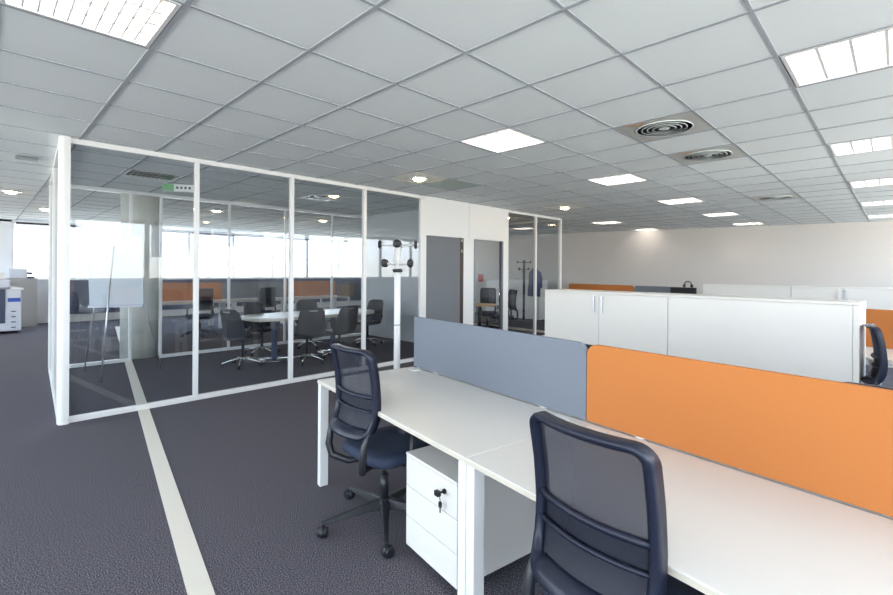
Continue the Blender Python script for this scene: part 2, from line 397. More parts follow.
# ------------------------------------------------------------------ ceiling things
def make_light(loc, on, label, group):
    t = thing('ceiling_light', label, 'ceiling light', loc, 0, group); h = T/2 - 0.016
    m = MB(); fw = 0.02
    m.box(-h, h, -h, -h + fw, -0.008, 0.06).box(-h, h, h - fw, h, -0.008, 0.06).box(-h, -h + fw, -h + fw, h - fw, -0.008, 0.06).box(h - fw, h, -h + fw, h - fw, -0.008, 0.06)
    m.obj('housing', M_WHITE, t)
    i_ = h - fw
    m = MB().box(-i_, i_, -i_, i_, 0.058, 0.065); rf = m.obj('reflector', M_REFL if on else M_LAMPOFF, t)
    for k in range(4):
        y = -i_ + 2*i_*(k + 0.5)/4; MB().tube([(-i_ + 0.01, y, 0.045), (i_ - 0.01, y, 0.045)], 0.012, 8).obj('tube', M_LAMP if on else M_LAMPOFF, rf)
    m = MB()
    for k in range(1, 4):
        y = -i_ + 2*i_*k/4; m.box(-i_, i_, y - 0.007, y + 0.007, -0.004, 0.030)
    for k in range(1, 10):
        x = -i_ + 2*i_*k/10; m.box(x - 0.004, x + 0.004, -i_, i_, -0.003, 0.029)
    m.obj('louver', M_WHITE if on else M_CHROME, t)
    return t
lab = {(-2, 1): 'square louvred ceiling light nearest the camera, top left corner of the ceiling',
 (3, 1): 'lit square louvred ceiling light above the glass front, between the two near rows',
 (7, 1): 'lit ceiling light, second along the row leading to the end wall',
 (11, 1): 'lit ceiling light, third along the row leading to the end wall',
 (15, 1): 'lit ceiling light, fourth along the row leading to the end wall',
 (19, 1): 'lit ceiling light closing the middle row at the end wall',
 (3, -3): 'large bright ceiling light panel nearest the camera on the right',
 (7, -3): 'bright ceiling light, second panel down the right hand row',
 (11, -3): 'bright ceiling light, third panel down the right hand row',
 (15, -3): 'bright ceiling light, fourth panel down the right hand row',
 (19, -3): 'last bright ceiling light of the right hand row, touching the end wall',
 (15, 5): 'lit ceiling light just right of the small glass room',
 (9, 8): 'lit ceiling light inside the small far room', (15, 9): 'lit ceiling light beyond the small room near the dark coat stand',
 (19, 5): 'lit ceiling light above the warm pool on the end wall beside the glass room',
 (0, 8): 'unlit chrome louvre ceiling light inside the meeting room by the column',
 (4, 8): 'unlit chrome louvre ceiling light over the meeting table'}
pr_on = pr_off = None; extra = 0
for c in lit + unlit:
    x, y = cell(*c); on = c in lit
    g = 'lit louvre ceiling lights' if on else 'unlit ceiling lights in the meeting room'
    l_ = lab.get(c)
    if not l_:
        l_ = 'added unseen fill light in the ceiling before the front windows, %s from the left side wall' % ('first', 'second', 'third', 'fourth', 'fifth', 'sixth', 'seventh')[extra]; extra += 1  # cells without a label: unseen lights added behind the camera for fill
    src = pr_on if on else pr_off
    if src is None:
        o = make_light((x, y, CEIL), on, l_, g)
        if on: pr_on = o
        else: pr_off = o
    else: dup(src, (x, y, CEIL), 0, l_, g)
# swirl air vents
vl = {(4, -1): 'round swirl air vent with tarnished square frame, nearest of the ceiling vents', (6, -1): 'round swirl air vent, second of the pair above the orange screens',
      (12, -1): 'small looking swirl air vent far down the ceiling between the light rows', (16, 5): 'far swirl air vent near the end wall beside the glass room'}
vp = None
for c in vents:
    x, y = cell(*c)
    if vp is None:
        vp = thing('ceiling_vent', vl[c], 'air vent', (x, y, CEIL), 0, 'swirl air vents'); h = T/2 - 0.013
        m = MB(); n = 32; ring = [(0.235*math.cos(2*PI*k/n), 0.235*math.sin(2*PI*k/n)) for k in range(n)]
        def sq(a):
            c_, s2 = math.cos(a), math.sin(a); q = max(abs(c_), abs(s2)); return (h*c_/q, h*s2/q)
        outer = [sq(2*PI*k/n) for k in range(n)]
        v = [(x_, y_, -0.004) for x_, y_ in ring] + [(x_, y_, -0.004) for x_, y_ in outer] + [(x_, y_, 0.05) for x_, y_ in ring]
        f = [(k, (k+1) % n, n + (k+1) % n, n + k) for k in range(n)] + [(k, 2*n + k, 2*n + (k+1) % n, (k+1) % n) for k in range(n)]
        m.add(v, f).obj('frame', M_VENTRIM, vp)
        m = MB()
        for r0 in (0.235, 0.19, 0.145, 0.10):
            m.lathe([(r0, -0.008), (r0 - 0.022, 0.014), (r0 - 0.026, 0.014), (r0 - 0.008, -0.012), (r0, -0.008)], seg=32)
        m.lathe([(0.0, -0.012), (0.045, -0.010), (0.06, 0.0), (0.0, 0.001)], seg=24)
        m.obj('swirl_rings', M_VENT, vp)
        MB().lathe([(0.0, 0.05), (0.24, 0.05), (0.24, 0.055), (0, 0.055)], seg=24).obj('duct', M_BLACK, vp)
    else: dup(vp, (x, y, CEIL), 0, vl[c], 'swirl air vents')
x, y = cell(5, 4)
g = MB()
for k in range(14): g.box(-0.30 + k*0.045, -0.285 + k*0.045, -0.29, 0.29, -0.007, -0.001)
g.box(-0.315, 0.315, -0.31, -0.29, -0.008, -0.001).box(-0.315, 0.315, 0.29, 0.31, -0.008, -0.001)
go = g.obj('ceiling_grille', mat('green_grey_metal', (0.38, 0.44, 0.40), 0.5), loc=(x, y, CEIL))
tag(go, 'greenish slatted return grille in the ceiling right of the warm downlight', 'air grille')
# downlights
dl = {(4, 4): 'warm round downlight in the ceiling just above the glass front and white panel', (10, 4): 'warm round downlight at the far corner of the small glass room',
      (-2, 13): 'warm round downlight over the corridor at the left edge', (-1, 17): 'second, farther warm downlight over the corridor toward the window',
      (3, 13): 'warm downlight beyond the rear glass, left of two', (7, 13): 'warm downlight beyond the rear glass, right of two', (11, 7): 'warm downlight inside the small far room'}
dp = None
for c in downs:
    x, y = cell(*c); z = CEIL - 0.001
    if dp is None:
        dp = thing('downlight', dl[c], 'downlight', (x, y, z), 0, 'warm round downlights')
        MB().lathe([(0.13, 0.0), (0.135, -0.012), (0.105, -0.018), (0.09, -0.004), (0.09, 0)], seg=28).obj('trim_ring', M_CHROME, dp)
        MB().lathe([(0, -0.045), (0.04, -0.042), (0.075, -0.028), (0.088, -0.006), (0.088, -0.003), (0, -0.003)], seg=24).obj('lamp', M_WARM, dp)
    else: dup(dp, (x, y, z), 0, dl[c], 'warm round downlights')
# small dark unlit signal box over the corridor, detector
o = MB().box(-0.10, 0.10, -0.05, 0.05, -0.03, 0).obj('emergency_light', M_LAMPOFF, bev=0.01, loc=(0.39, 7.25, CEIL - 0.005)); tag(o, 'small white emergency light box on the ceiling left of the corner post', 'emergency light')
t = thing('exit_sign', 'green and white exit sign hanging below the meeting room ceiling by the column', 'exit sign', (2.1, 7.7, 2.745), R(-30))
MB().box(-0.22, 0.22, -0.02, 0.02, -0.055, 0.055).obj('panel', M_WHITE, t, bev=0.004)
MB().box(-0.217, -0.06, -0.024, -0.0201, -0.05, 0.05).obj('green_field', M_GREEN, t)
m = MB()
for k in range(4): m.box(-0.03 + k*0.055, 0.0 + k*0.055, -0.023, -0.0201, -0.015, 0.02)
m.obj('dark_marks', M_BLACK, t)
for sx_ in (-0.15, 0.15): MB().cyl((sx_, 0, 0.055), (sx_, 0, 0.078), 0.005).obj('hanger', M_CHROME, t)

# ------------------------------------------------------------------ office chairs
def back_prof(z):
    """y of the back shell for a height above the floor (chair faces +Y)"""
    P = [(0.58, -0.318), (0.61, -0.290), (0.65, -0.258), (0.71, -0.240), (0.80, -0.236), (0.93, -0.248), (1.09, -0.280)]
    for (za, ya), (zb, yb) in zip(P[:-1], P[1:]):
        if z <= zb:
            t_ = max(0, (z - za)/(zb - za)); return ya + (yb - ya)*t_
    return P[-1][1]
def sp(z):   # smoothed
    return sum(back_prof(z + d) for d in (-0.03, -0.015, 0, 0.015, 0.03)) / 5
def half_w(z):
    return 0.225 - 0.02*max(0, (0.68 - z)/0.10)
def curve_y(x): return 0.055 * (x/0.23)**2        # the sides wrap forward
def make_task_chair(label, dz=0.0):
    t = thing('office_chair', label, 'office chair')
    m = MB()
    m.lathe([(0.0, 0.075), (0.045, 0.075), (0.05, 0.10), (0.038, 0.145), (0.0, 0.15)], seg=18)
    base = m.obj('hub', M_BLACK, t)
    for k in range(5):
        a = R(72*k + 38.6); c_, s_ = math.cos(a), math.sin(a); Mx = Matrix.Rotation(a, 4, 'Z')
        m = MB(); v = []; f = []
        st = [(0.03, 0.030, 0.085, 0.142), (0.12, 0.026, 0.082, 0.128), (0.22, 0.021, 0.076, 0.110), (0.32, 0.017, 0.068, 0.092), (0.38, 0.012, 0.066, 0.086)]
        for x, hw_, zl, zh in st: v += [(x, -hw_, zl), (x, hw_, zl), (x, hw_*0.55, zh), (x, -hw_*0.55, zh)]
        for i in range(len(st) - 1):
            for j in range(4): f.append((4*i + j, 4*i + (j+1) % 4, 4*i + 4 + (j+1) % 4, 4*i + 4 + j))
        f += [(0, 3, 2, 1), tuple(4*(len(st)-1) + j for j in range(4))]
        m.add(v, f, False, Mx); lg = m.obj('leg', M_BLACK, t, bev=0.005)
        m = MB(); ca = a + 1.1 * (k - 2)
        w2 = Vector((-math.sin(ca), math.cos(ca), 0)); cc = Vector((0.37*c_, 0.37*s_, 0.030)) + Vector((math.cos(ca), math.sin(ca), 0))*0.012
        for sgn in (-1, 1):
            p = cc + w2*0.009*sgn; q = cc + w2*0.028*sgn; m.tube([p, q], [0.030, 0.027], 16)
        m.cyl((0.37*c_, 0.37*s_, 0.045), (0.37*c_, 0.37*s_, 0.085), 0.009)
        m.tube([cc + w2*-0.012 + Vector((0, 0, 0.0)), cc + w2*0.012], 0.033, 16)
        m.obj('caster', M_BLACK, lg)
    MB().cyl((0, 0, 0.14), (0, 0, 0.29 + dz/2), 0.026).obj('column_sleeve', M_BLACK, t)
    MB().cyl((0, 0, 0.28), (0, 0, 0.385 + dz), 0.014).obj('gas_lift', M_CHROME, t)
    m = MB().box(-0.09, 0.09, -0.13, 0.13, 0.375 + dz, 0.415 + dz)
    m.tube([(0.09, 0.05, 0.395 + dz), (0.20, 0.05, 0.392 + dz), (0.25, 0.05, 0.388 + dz)], 0.008)
    # L arm from mechanism up to the back
    for sx_ in (-1, 1):
        m.tube([(sx_*0.05, -0.08, 0.395 + dz), (sx_*0.09, -0.20, 0.395 + dz), (sx_*0.17, -0.265, 0.425 + dz), (sx_*0.188, -0.275, 0.49 + dz), (sx_*0.186, -0.265, 0.57 + dz), (sx_*0.188, -0.235, 0.64 + dz)], [0.018, 0.02, 0.022, 0.022, 0.018, 0.012], 10)
    m.obj('mechanism', M_BLACK, t, bev=0.004)
    # seat: dished cushion
    m = MB(); N = 14
    out = rrect(0.49, 0.47, 0.11, 8)
    n = len(out); v = []; f = []
    lv = [(0.90, 0.415), (0.99, 0.43), (1.0, 0.455), (0.975, 0.475), (0.90, 0.485), (0.6, 0.482), (0.25, 0.476)]
    for sc, z in lv:
        for x, y in out:
            yy = y*sc; drop = -0.028*max(0, (yy - 0.12)/0.12)**2 if yy > 0.12 else 0
            v.append((x*sc, yy + 0.035, z + dz + drop))
    for i in range(len(lv) - 1):
        for k in range(n): f.append((i*n + k, i*n + (k+1) % n, (i+1)*n + (k+1) % n, (i+1)*n + k))
    f.append(tuple(range(n - 1, -1, -1))); f.append(tuple((len(lv)-1)*n + k for k in range(n)))
    m.add(v, f, True); m.obj('seat', M_SEAT, t)
    # back frame: closed outline following the profile
    zt, zb, rc = 1.09, 0.595, 0.055
    H_ = zt - zb; ol = rrect(2*0.208, H_, rc, 6, cx=0, cy=(zt + zb)/2)
    dense = []
    for i in range(len(ol)):
        p, q = ol[i], ol[(i+1) % len(ol)]; d = math.dist(p, q); k = max(1, int(d/0.045))
        for j in range(k): dense.append((p[0] + (q[0]-p[0])*j/k, p[1] + (q[1]-p[1])*j/k))
    def P3(x, z, off=0.0):
        sc = half_w(z)/0.225; return Vector((x*sc, sp(z) + curve_y(x) + off, z + dz))
    n = len(dense); v = []; f = []
    cz = (zt + zb)/2
    for x, z in dense:
        p = P3(x, z)
        # frame section: wide (0.032) in plane, 0.026 deep, bottom rail deeper
        il = math.hypot(x, z - cz); 
        inx = -x/il if abs(z - cz) < H_/2 - rc - 0.001 else -x/il*0.9
        inz = -(z - cz)/il
        if abs(x) >= 0.207 and abs(z - cz) < H_/2 - rc: inx, inz = (-1 if x > 0 else 1), 0
        elif abs(abs(z - cz) - H_/2) < 0.001 and abs(x) < 0.208 - rc: inx, inz = 0, (-1 if z > cz else 1)
        else:
            qx = math.copysign(0.208 - rc, x); qz = cz + math.copysign(H_/2 - rc, z - cz); l_ = math.hypot(x - qx, z - qz) or 1; inx, inz = -(x - qx)/l_, -(z - qz)/l_
        wd = 0.028 if z > zb + 0.08 else 0.055 - 0.027*max(0, (z - zb)/0.08)
        q = P3(x + inx*wd, z + inz*wd)
        dp_ = 0.022
        v += [p + Vector((0, dp_, 0)), p + Vector((0, -dp_*0.7, 0)), (p*0.75 + q*0.25) + Vector((0, -dp_*1.35, 0)), q + Vector((0, -dp_*0.5, 0)), q + Vector((0, dp_, 0))]
    for i in range(n):
        j = (i + 1) % n
        for k in range(5): l_ = (k+1) % 5; f.append((5*i + k, 5*j + k, 5*j + l_, 5*i + l_))
    fr = MB().add(v, f, True).obj('back_frame', M_FRAME, t)
    # mesh panel
    v = []; f = []; nx, nz = 9, 14
    for i in range(nz + 1):
        z = zb + 0.045 + (H_ - 0.07)*i/nz
        for j in range(nx + 1):
            x = -0.186 + 0.372*j/nx; v.append(P3(x, z, 0.004))
    for i in range(nz):
        for j in range(nx): a = i*(nx+1) + j; f.append((a, a+1, a+nx+2, a+nx+1))
    MB().add(v, f, True).obj('back_mesh', M_MESH, t)
    v = []; f = []
    for off in (0.008, 0.014):
        for i in range(7):
            for j in range(9): v.append(P3(-0.185 + 0.37*j/8, 0.635 + 0.18*i/6, off))
    for i in range(6):
        for j in range(8): a = i*9 + j; f += [(a, a+1, a+10, a+9), (63+a, 63+a+9, 63+a+10, 63+a+1)]
    MB().add(v, f, True).obj('lumbar_pad', M_PAD, t)
    for z, rb in ((0.745, 0.008), (0.825, 0.012)):
        MB().tube([P3(-0.19 + 0.38*k/8, z, -0.010) for k in range(9)], rb, 8).obj('lumbar_bar', M_FRAME, t)
    # arm rests
    for sx_ in (-1, 1):
        a = MB().tube([(sx_*0.14, 0.0, 0.405 + dz), (sx_*0.255, 0.0, 0.405 + dz), (sx_*0.272, 0.0, 0.44 + dz), (sx_*0.272, 0.0, 0.63 + dz)], [0.014, 0.015, 0.016, 0.014], 10).obj('arm_post', M_BLACK, t)
        MB().prism(rrect(0.07, 0.22, 0.03, 5, cx=sx_*0.272, cy=0.02), 0.026, o=0.622 + dz).obj('arm_pad', M_BLACK, a, bev=0.006)
    return t
def chair_rot(phi): return R(phi - 90)          # facing angle in the world -> z rotation
cA = make_task_chair('black mesh office chair pulled up to the first white desk beside the drawer pedestal')
cA.location = (1.75, 2.24, 0); cA.rotation_euler.z = chair_rot(-3)
G = 'black mesh office chairs at the benches'; cA['group'] = G
dup(cA, (1.46, 0.60, 0), chair_rot(-9.5), 'large foreground black mesh office chair at the right desk, back to the camera', G)
low = make_task_chair('black office chair behind the orange screen, only its top rail showing at the right edge', dz=-0.11)
low.location = (2.82, 0.07, 0); low.rotation_euler.z = chair_rot(171); low['group'] = G
dup(low, (2.98, 1.77, 0), chair_rot(171), 'black office chair whose top shows above the gap between grey and orange screens', G)
dup(cA, (5.44, -0.09, 0), chair_rot(-84), 'black office chair seen side on past the right end of the white cabinets', G)

def make_meeting_chair(label):
    t = thing('meeting_chair', label, 'meeting chair')
    MB().lathe([(0, 0.08), (0.035, 0.08), (0.035, 0.14), (0, 0.145)], seg=14).obj('hub', M_CHROME, t)
    for k in range(5):
        a = R(72*k + 20); c_, s_ = math.cos(a), math.sin(a)
        lg = MB().tube([(0.02*c_, 0.02*s_, 0.12), (0.16*c_, 0.16*s_, 0.105), (0.30*c_, 0.30*s_, 0.062)], [0.017, 0.015, 0.010], 8).obj('leg', M_CHROME, t)
        w2 = Vector((-s_, c_, 0)); cc = Vector((0.30*c_, 0.30*s_, 0.028))
        MB().tube([cc - w2*0.022, cc + w2*0.022], 0.028, 12).obj('caster', M_BLACK, lg)
    MB().cyl((0, 0, 0.13), (0, 0, 0.41), 0.024).box(-0.08, 0.08, -0.1, 0.1, 0.40, 0.43).obj('column_sleeve', M_BLACK, t)
    out = rrect(0.48, 0.47, 0.14, 8); n = len(out); v = []; f = []
    lv = [(0.9, 0.425), (1, 0.445), (0.98, 0.47), (0.85, 0.48), (0.3, 0.47)]
    for sc, z in lv: v += [(x*sc, y*sc, z) for x, y in out]
    for i in range(len(lv) - 1):
        for k in range(n): f.append((i*n + k, i*n + (k+1) % n, (i+1)*n + (k+1) % n, (i+1)*n + k))
    f += [tuple(range(n - 1, -1, -1)), tuple((len(lv)-1)*n + k for k in range(n))]
    MB().add(v, f, True).obj('seat', M_BLACK, t)
    # tapered shell back
    v = []; f = []; nz, nx = 12, 10
    def q(u, s_, off):
        z = 0.47 + 0.44*u; hw_ = 0.235 - 0.045*u - 0.05*max(0, u - 0.88)/0.12; x = hw_*s_
        return Vector((x, -0.225 - 0.075*u + 0.10*(x/0.235)**2*(1 - 0.4*u) + 0.05*(1-u)*0 + off, z))
    for off in (0.0, -0.012):
        for i in range(nz + 1):
            for j in range(nx + 1): v.append(q(i/nz, -1 + 2*j/nx, off))
    N1 = (nz+1)*(nx+1)
    for i in range(nz):
        for j in range(nx):
            a = i*(nx+1) + j; f += [(a, a+1, a+nx+2, a+nx+1), (N1+a, N1+a+nx+1, N1+a+nx+2, N1+a+1)]
    for i in range(nz):
        for j in (0, nx): a = i*(nx+1) + j; f.append((a, a+nx+1, N1+a+nx+1, N1+a))
    MB().add(v, f, True).obj('back_shell', M_MESH2, t)
    pts = [q(0.02, -1, -0.006)] + [q(u/8, -1, -0.006) for u in range(1, 9)] + [q(1, -0.6 + 0.3*k, -0.006) for k in range(5)] + [q(u/8, 1, -0.006) for u in range(8, 0, -1)] + [q(0.02, 1, -0.006)]
    MB().tube(pts, 0.013, 8).obj('back_rim', M_BLACK, t)
    MB().box(-0.07, 0.07, -0.312, -0.303, 0.865, 0.885).obj('grip', M_CHROME, t)
    for sx_ in (-1, 1):
        MB().tube([(sx_*0.235, -0.13, 0.47), (sx_*0.275, -0.15, 0.60), (sx_*0.28, -0.11, 0.665), (sx_*0.28, 0.08, 0.665), (sx_*0.268, 0.14, 0.60), (sx_*0.23, 0.12, 0.465)], 0.015, 8).obj('armrest', M_BLACK, t)
    return t
mc = make_meeting_chair('black meeting chair at the left end of the white table, chrome star base'); G2 = 'black meeting chairs with chrome bases'
mc['group'] = G2; mc.location = (2.95, 7.42, 0); mc.rotation_euler.z = chair_rot(20)
dup(mc, (3.82, 6.98, 0), chair_rot(80), 'black meeting chair on the near side of the table, back to the glass, left one', G2)
dup(mc, (4.47, 7.03, 0), chair_rot(98), 'black meeting chair on the near side of the table, right of its neighbour', G2)
dup(mc, (5.66, 7.85, 0), chair_rot(190), 'black meeting chair at the right end of the table by the grey divider', G2)
dup(mc, (3.62, 8.25, 0), chair_rot(-80), 'black meeting chair on the far side of the table, left one', G2)
dup(mc, (4.62, 8.30, 0), chair_rot(-100), 'black meeting chair on the far side of the table, right one', G2)
# meeting table
t = thing('meeting_table', 'long white boat shaped meeting table with two disc feet behind the glass', 'table', (4.28, 7.62, 0))
pts = []
for k in range(48):
    a = 2*PI*k/48; c_, s_ = math.cos(a), math.sin(a)
    pts.append((1.22*math.copysign(abs(c_)**0.55, c_), 0.50*math.copysign(abs(s_)**0.55, s_)))
MB().prism(pts, 0.03, o=0.72).obj('tabletop', M_TOP, t, bev=0.004)
MB().prism([(x*1.001, y*1.001) for x, y in pts], 0.022, o=0.697).obj('edge_band', M_EDGE, t)
for sx_ in (-0.72, 0.42):
    lg = MB().cyl((sx_, 0, 0.02), (sx_, 0, 0.70), 0.05).obj('leg', M_DARK, t)
    MB().lathe([(0, 0.001), (0.29, 0.001), (0.29, 0.012), (0.06, 0.03), (0, 0.03)], (sx_, 0, 0), 32).obj('foot_disc', M_CHROME, lg)

# flip chart seen from behind
t = thing('flipchart_easel', 'white flip chart easel on three thin legs seen from behind inside the glass corner', 'flip chart', (1.42, 8.15, 0), R(-28))
Mt = Matrix.Translation((0, 0.02, 1.0)) @ Matrix.Rotation(R(6), 4, 'X')
MB().box(-0.34, 0.34, -0.012, 0.012, 0.0, 1.0, Mt).obj('board', mat('easel_board', (0.62, 0.66, 0.70), 0.5), t, bev=0.005)
MB().box(-0.345, 0.345, -0.05, -0.013, -0.03, 0.0, Mt).obj('pen_tray', M_PRN, t)
for a, b2 in (((-0.16, 0.02, 1.9), (-0.50, 0.28, 0.0)), ((0.16, 0.02, 1.9), (0.52, 0.22, 0.0)), ((0.0, -0.12, 1.85), (0.0, -0.55, 0.0))):
    MB().cyl(a, b2, 0.011, seg=8).obj('leg', M_ALU, t)

# ------------------------------------------------------------------ benches
dd = Vector((0.158, 0.987, 0)).normalized(); ee = Vector((dd.y, -dd.x, 0)); RZ = math.atan2(-dd.y, -dd.x)
LD, DD = 1.675, 0.80
def make_desk(label, group):
    t = thing('desk', label, 'desk', group=group); hl, hd = LD/2, DD/2
    MB().box(-hl + 0.001, hl - 0.001, -hd, hd, 0.728, 0.752).obj('tabletop', M_TOP, t, bev=0.002)
    MB().box(-hl + 0.001, hl - 0.001, -hd - 0.0012, -hd, 0.729, 0.747).obj('front_edge', M_EDGE, t)
    for sx_ in (-1, 1):
        x0_, x1_ = (-hl + 0.003, -hl + 0.053) if sx_ < 0 else (hl - 0.053, hl - 0.003)
        for sy_ in (-1, 1):
            y0_, y1_ = (-hd + 0.003, -hd + 0.063) if sy_ < 0 else (hd - 0.073, hd - 0.013)
            lg = MB().box(x0_, x1_, y0_, y1_, 0.008, 0.728).obj('leg', M_WHITE, t, bev=0.004)
            MB().cyl(((x0_+x1_)/2, (y0_+y1_)/2, 0), ((x0_+x1_)/2, (y0_+y1_)/2, 0.01), 0.02).obj('foot', M_BLACK, lg)
        MB().box(x0_, x1_, -hd + 0.063, hd - 0.073, 0.678, 0.728).obj('side_rail', M_WHITE, t)
    MB().box(-hl + 0.053, hl - 0.053, hd - 0.20, hd - 0.15, 0.678, 0.727).obj('beam', M_WHITE, t)
    for sx_ in (-1, 1):
        g_ = MB().prism(rrect(0.11, 0.055, 0.02, 4, cx=sx_*(hl - 0.11), cy=hd - 0.06), 0.004, o=0.752).obj('cable_port', M_WHITE, t)
    return t
def desk_at(corner, k, far):
    p = Vector((corner[0], corner[1], 0)) - dd*(LD*(k + 0.5)) + ee*(DD/2 if not far else DD*1.5 + 0.035)
    return p, (RZ if not far else RZ + PI)
C1 = (1.691, 2.938)
GD = 'white bench desks'
proto = make_desk('white bench desk with the grey screen behind and the pedestal below', GD)
p, r = desk_at(C1, 0, False); proto.location = p; proto.rotation_euler.z = r
p, r = desk_at(C1, 1, False); dup(proto, p, r, 'white bench desk in the right foreground before the orange screen', GD)
p, r = desk_at(C1, 0, True); dup(proto, p, r, 'white bench desk hidden behind the grey screen', GD)
p, r = desk_at(C1, 1, True); dup(proto, p, r, 'white bench desk hidden behind the large orange screen', GD)
C2 = (6.12, 2.10)
for k, l1, l2 in ((0, 'white desk of the second bench close behind the tall cabinets', 'far side desk of the second bench behind the cabinets'),
                  (1, 'white desk at the right edge in front of the smaller orange screen', 'far side desk of the second bench beyond the smaller orange screen')):
    p, r = desk_at(C2, k, False); dup(proto, p, r, l1, GD)
    p, r = desk_at(C2, k, True); dup(proto, p, r, l2, GD)
def screen(center, rz, L_, z0, z1, m_, label, corners=(0, 1, 1, 0), group='desk divider screens'):
    t = thing('desk_screen', label, 'desk screen', (center[0], center[1], 0), rz, group)
    MB().prism(rrect(L_ - 0.004, z1 - z0, 0.06, 8, corners, cy=(z0 + z1)/2), 0.026, axis='y', o=-0.013).obj('panel', m_, t, bev=0.003)
    for sx_ in (-1, 1):
        MB().box(sx_*(L_/2 - 0.30) - 0.02, sx_*(L_/2 - 0.30) + 0.02, -0.012, 0.012, z0 - 0.04, z0 + 0.001).obj('bracket', M_WHITE, t)
    return t
def scr_at(corner, k, m_, label, corners=(0, 1, 1, 0)):
    p = Vector((corner[0], corner[1], 0)) - dd*(LD*(k + 0.5)) + ee*(DD + 0.0175)
    screen(p, RZ, LD, 0.757, 1.158, m_, label, corners)
scr_at(C1, 0, M_GREY, 'grey felt screen on the back edge of the first white desk', (0, 1, 0, 0))
scr_at(C1, 1, M_ORANGE, 'large orange felt screen in the right foreground')
scr_at(C2, 1, M_ORANGE, 'smaller orange screen at the right edge beyond the cabinets')
scr_at(C2, 0, M_GREY, 'grey screen of the second bench hidden behind the cabinets')

# drawer pedestal
pc = Vector((1.634, 1.90, 0)) - dd*0.225 + ee*0.29
t = thing('drawer_pedestal', 'white three drawer pedestal with key in its lock under the first desk', 'drawer pedestal', pc, RZ)
MB().box(-0.225, 0.225, -0.27, 0.29, 0.045, 0.532).obj('body', M_CAB, t, bev=0.003)
MB().box(-0.226, 0.226, -0.292, 0.291, 0.533, 0.548).obj('top', M_CAB, t, bev=0.002)
for k in range(3):
    z0 = 0.05 + k*0.161
    d_ = MB().box(-0.225, 0.225, -0.29, -0.272, z0, z0 + 0.158).obj('drawer', M_CAB, t, bev=0.002)
    if k == 2:
        MB().tube([(0.13, -0.29, z0 + 0.10), (0.13, -0.30, z0 + 0.10)], 0.012).tube([(0.13, -0.30, z0 + 0.10), (0.13, -0.325, z0 + 0.10)], 0.005).cbox((0.13, -0.335, z0 + 0.102), (0.03, 0.02, 0.022)).obj('lock', M_BLACK, d_)
        MB().cyl((0.13, -0.325, z0 + 0.095), (0.13, -0.318, z0 + 0.055), 0.002).prism(rrect(0.022, 0.03, 0.009, 4, cx=0.13, cy=z0 + 0.043), 0.006, axis='y', o=-0.322).prism(rrect(0.008, 0.028, 0.002, 2, cx=0.13, cy=z0 + 0.018), 0.002, axis='y', o=-0.320).obj('key', M_BLACK, d_)
m = MB()
for sx_ in (-0.18, 0.18):
    for sy_ in (-0.22, 0.24): m.tube([(sx_ - 0.012, sy_, 0.022), (sx_ + 0.012, sy_, 0.022)], 0.021, 12)
m.obj('caster', M_BLACK, t)

# ------------------------------------------------------------------ cabinets
def cabinet(p0, ang, W, Dp, H_, label, doors=True, hside=0, group='low white cabinets', split=0.5):
    """p0 front-left corner seen from the camera; runs toward the right (-Y)"""
    t = thing('storage_cabinet', label, 'cabinet', (p0[0], p0[1], 0), ang, group)
    MB().box(0.001, W - 0.001, 0.02, Dp, 0.0, H_ - 0.026).obj('body', M_CAB, t, bev=0.002)
    MB().box(0.0005, W - 0.0005, -0.002, Dp, H_ - 0.025, H_).obj('top', M_CAB, t, bev=0.003)
    if doors:
        for s_, (a, b) in enumerate(((0.003, W*split - 0.002), (W*split + 0.002, W - 0.003))):
            d_ = MB().box(a, b, 0.0, 0.018, 0.06, H_ - 0.030).obj('door', M_CAB, t, bev=0.002)
            hx = b - 0.07 if s_ == 0 else a + 0.035
            MB().box(hx, hx + 0.022, -0.028, -0.012, H_ - 0.26, H_ - 0.06).box(hx + 0.004, hx + 0.018, -0.013, 0.001, H_ - 0.255, H_ - 0.24).box(hx + 0.004, hx + 0.018, -0.013, 0.001, H_ - 0.08, H_ - 0.065).obj('handle', M_ALU, d_)
            if s_ == 1:
                MB().cyl((a + 0.02, 0.0, H_ - 0.05), (a + 0.02, -0.012, H_ - 0.05), 0.009).cbox((a + 0.02, -0.008, H_ - 0.075), (0.01, 0.004, 0.03)).obj('lock', M_CHROME, d_)
    else:
        MB().box(0.003, W - 0.045, 0.004, 0.018, 0.06, H_ - 0.030).obj('rear_panel', M_CAB, t)
        MB().box(W - 0.042, W - 0.001, 0.0, 0.018, 0.0, H_ - 0.028).obj('end_stile', M_CAB, t)
    return t
# main row: front line from (5.46,3.30) toward (5.29,0.26)
ca0, ca1 = Vector((5.47, 3.475, 0)), Vector((5.285, 0.235, 0)); cv = (ca1 - ca0); CL = cv.length; cv.normalize(); can = math.atan2(cv.y, cv.x)

def onrow(px):
    a = R(44.5) - math.atan((px - 446.5)/460); rx, ry = math.cos(a), math.sin(a)
    return (ca0.x*ry - ca0.y*rx)/(cv.y*rx - cv.x*ry)
W1 = onrow(668)
cabinet(ca0, can, W1, 0.43, 1.285, 'tall white cabinet with two doors and silver handles, left part of the middle row', split=onrow(599)/W1)
cabinet(ca0 + cv*(W1 + 0.002), can, CL - W1 - 0.002, 0.43, 1.285, 'long plain white cabinet back forming the right part of the middle row', doors=False)
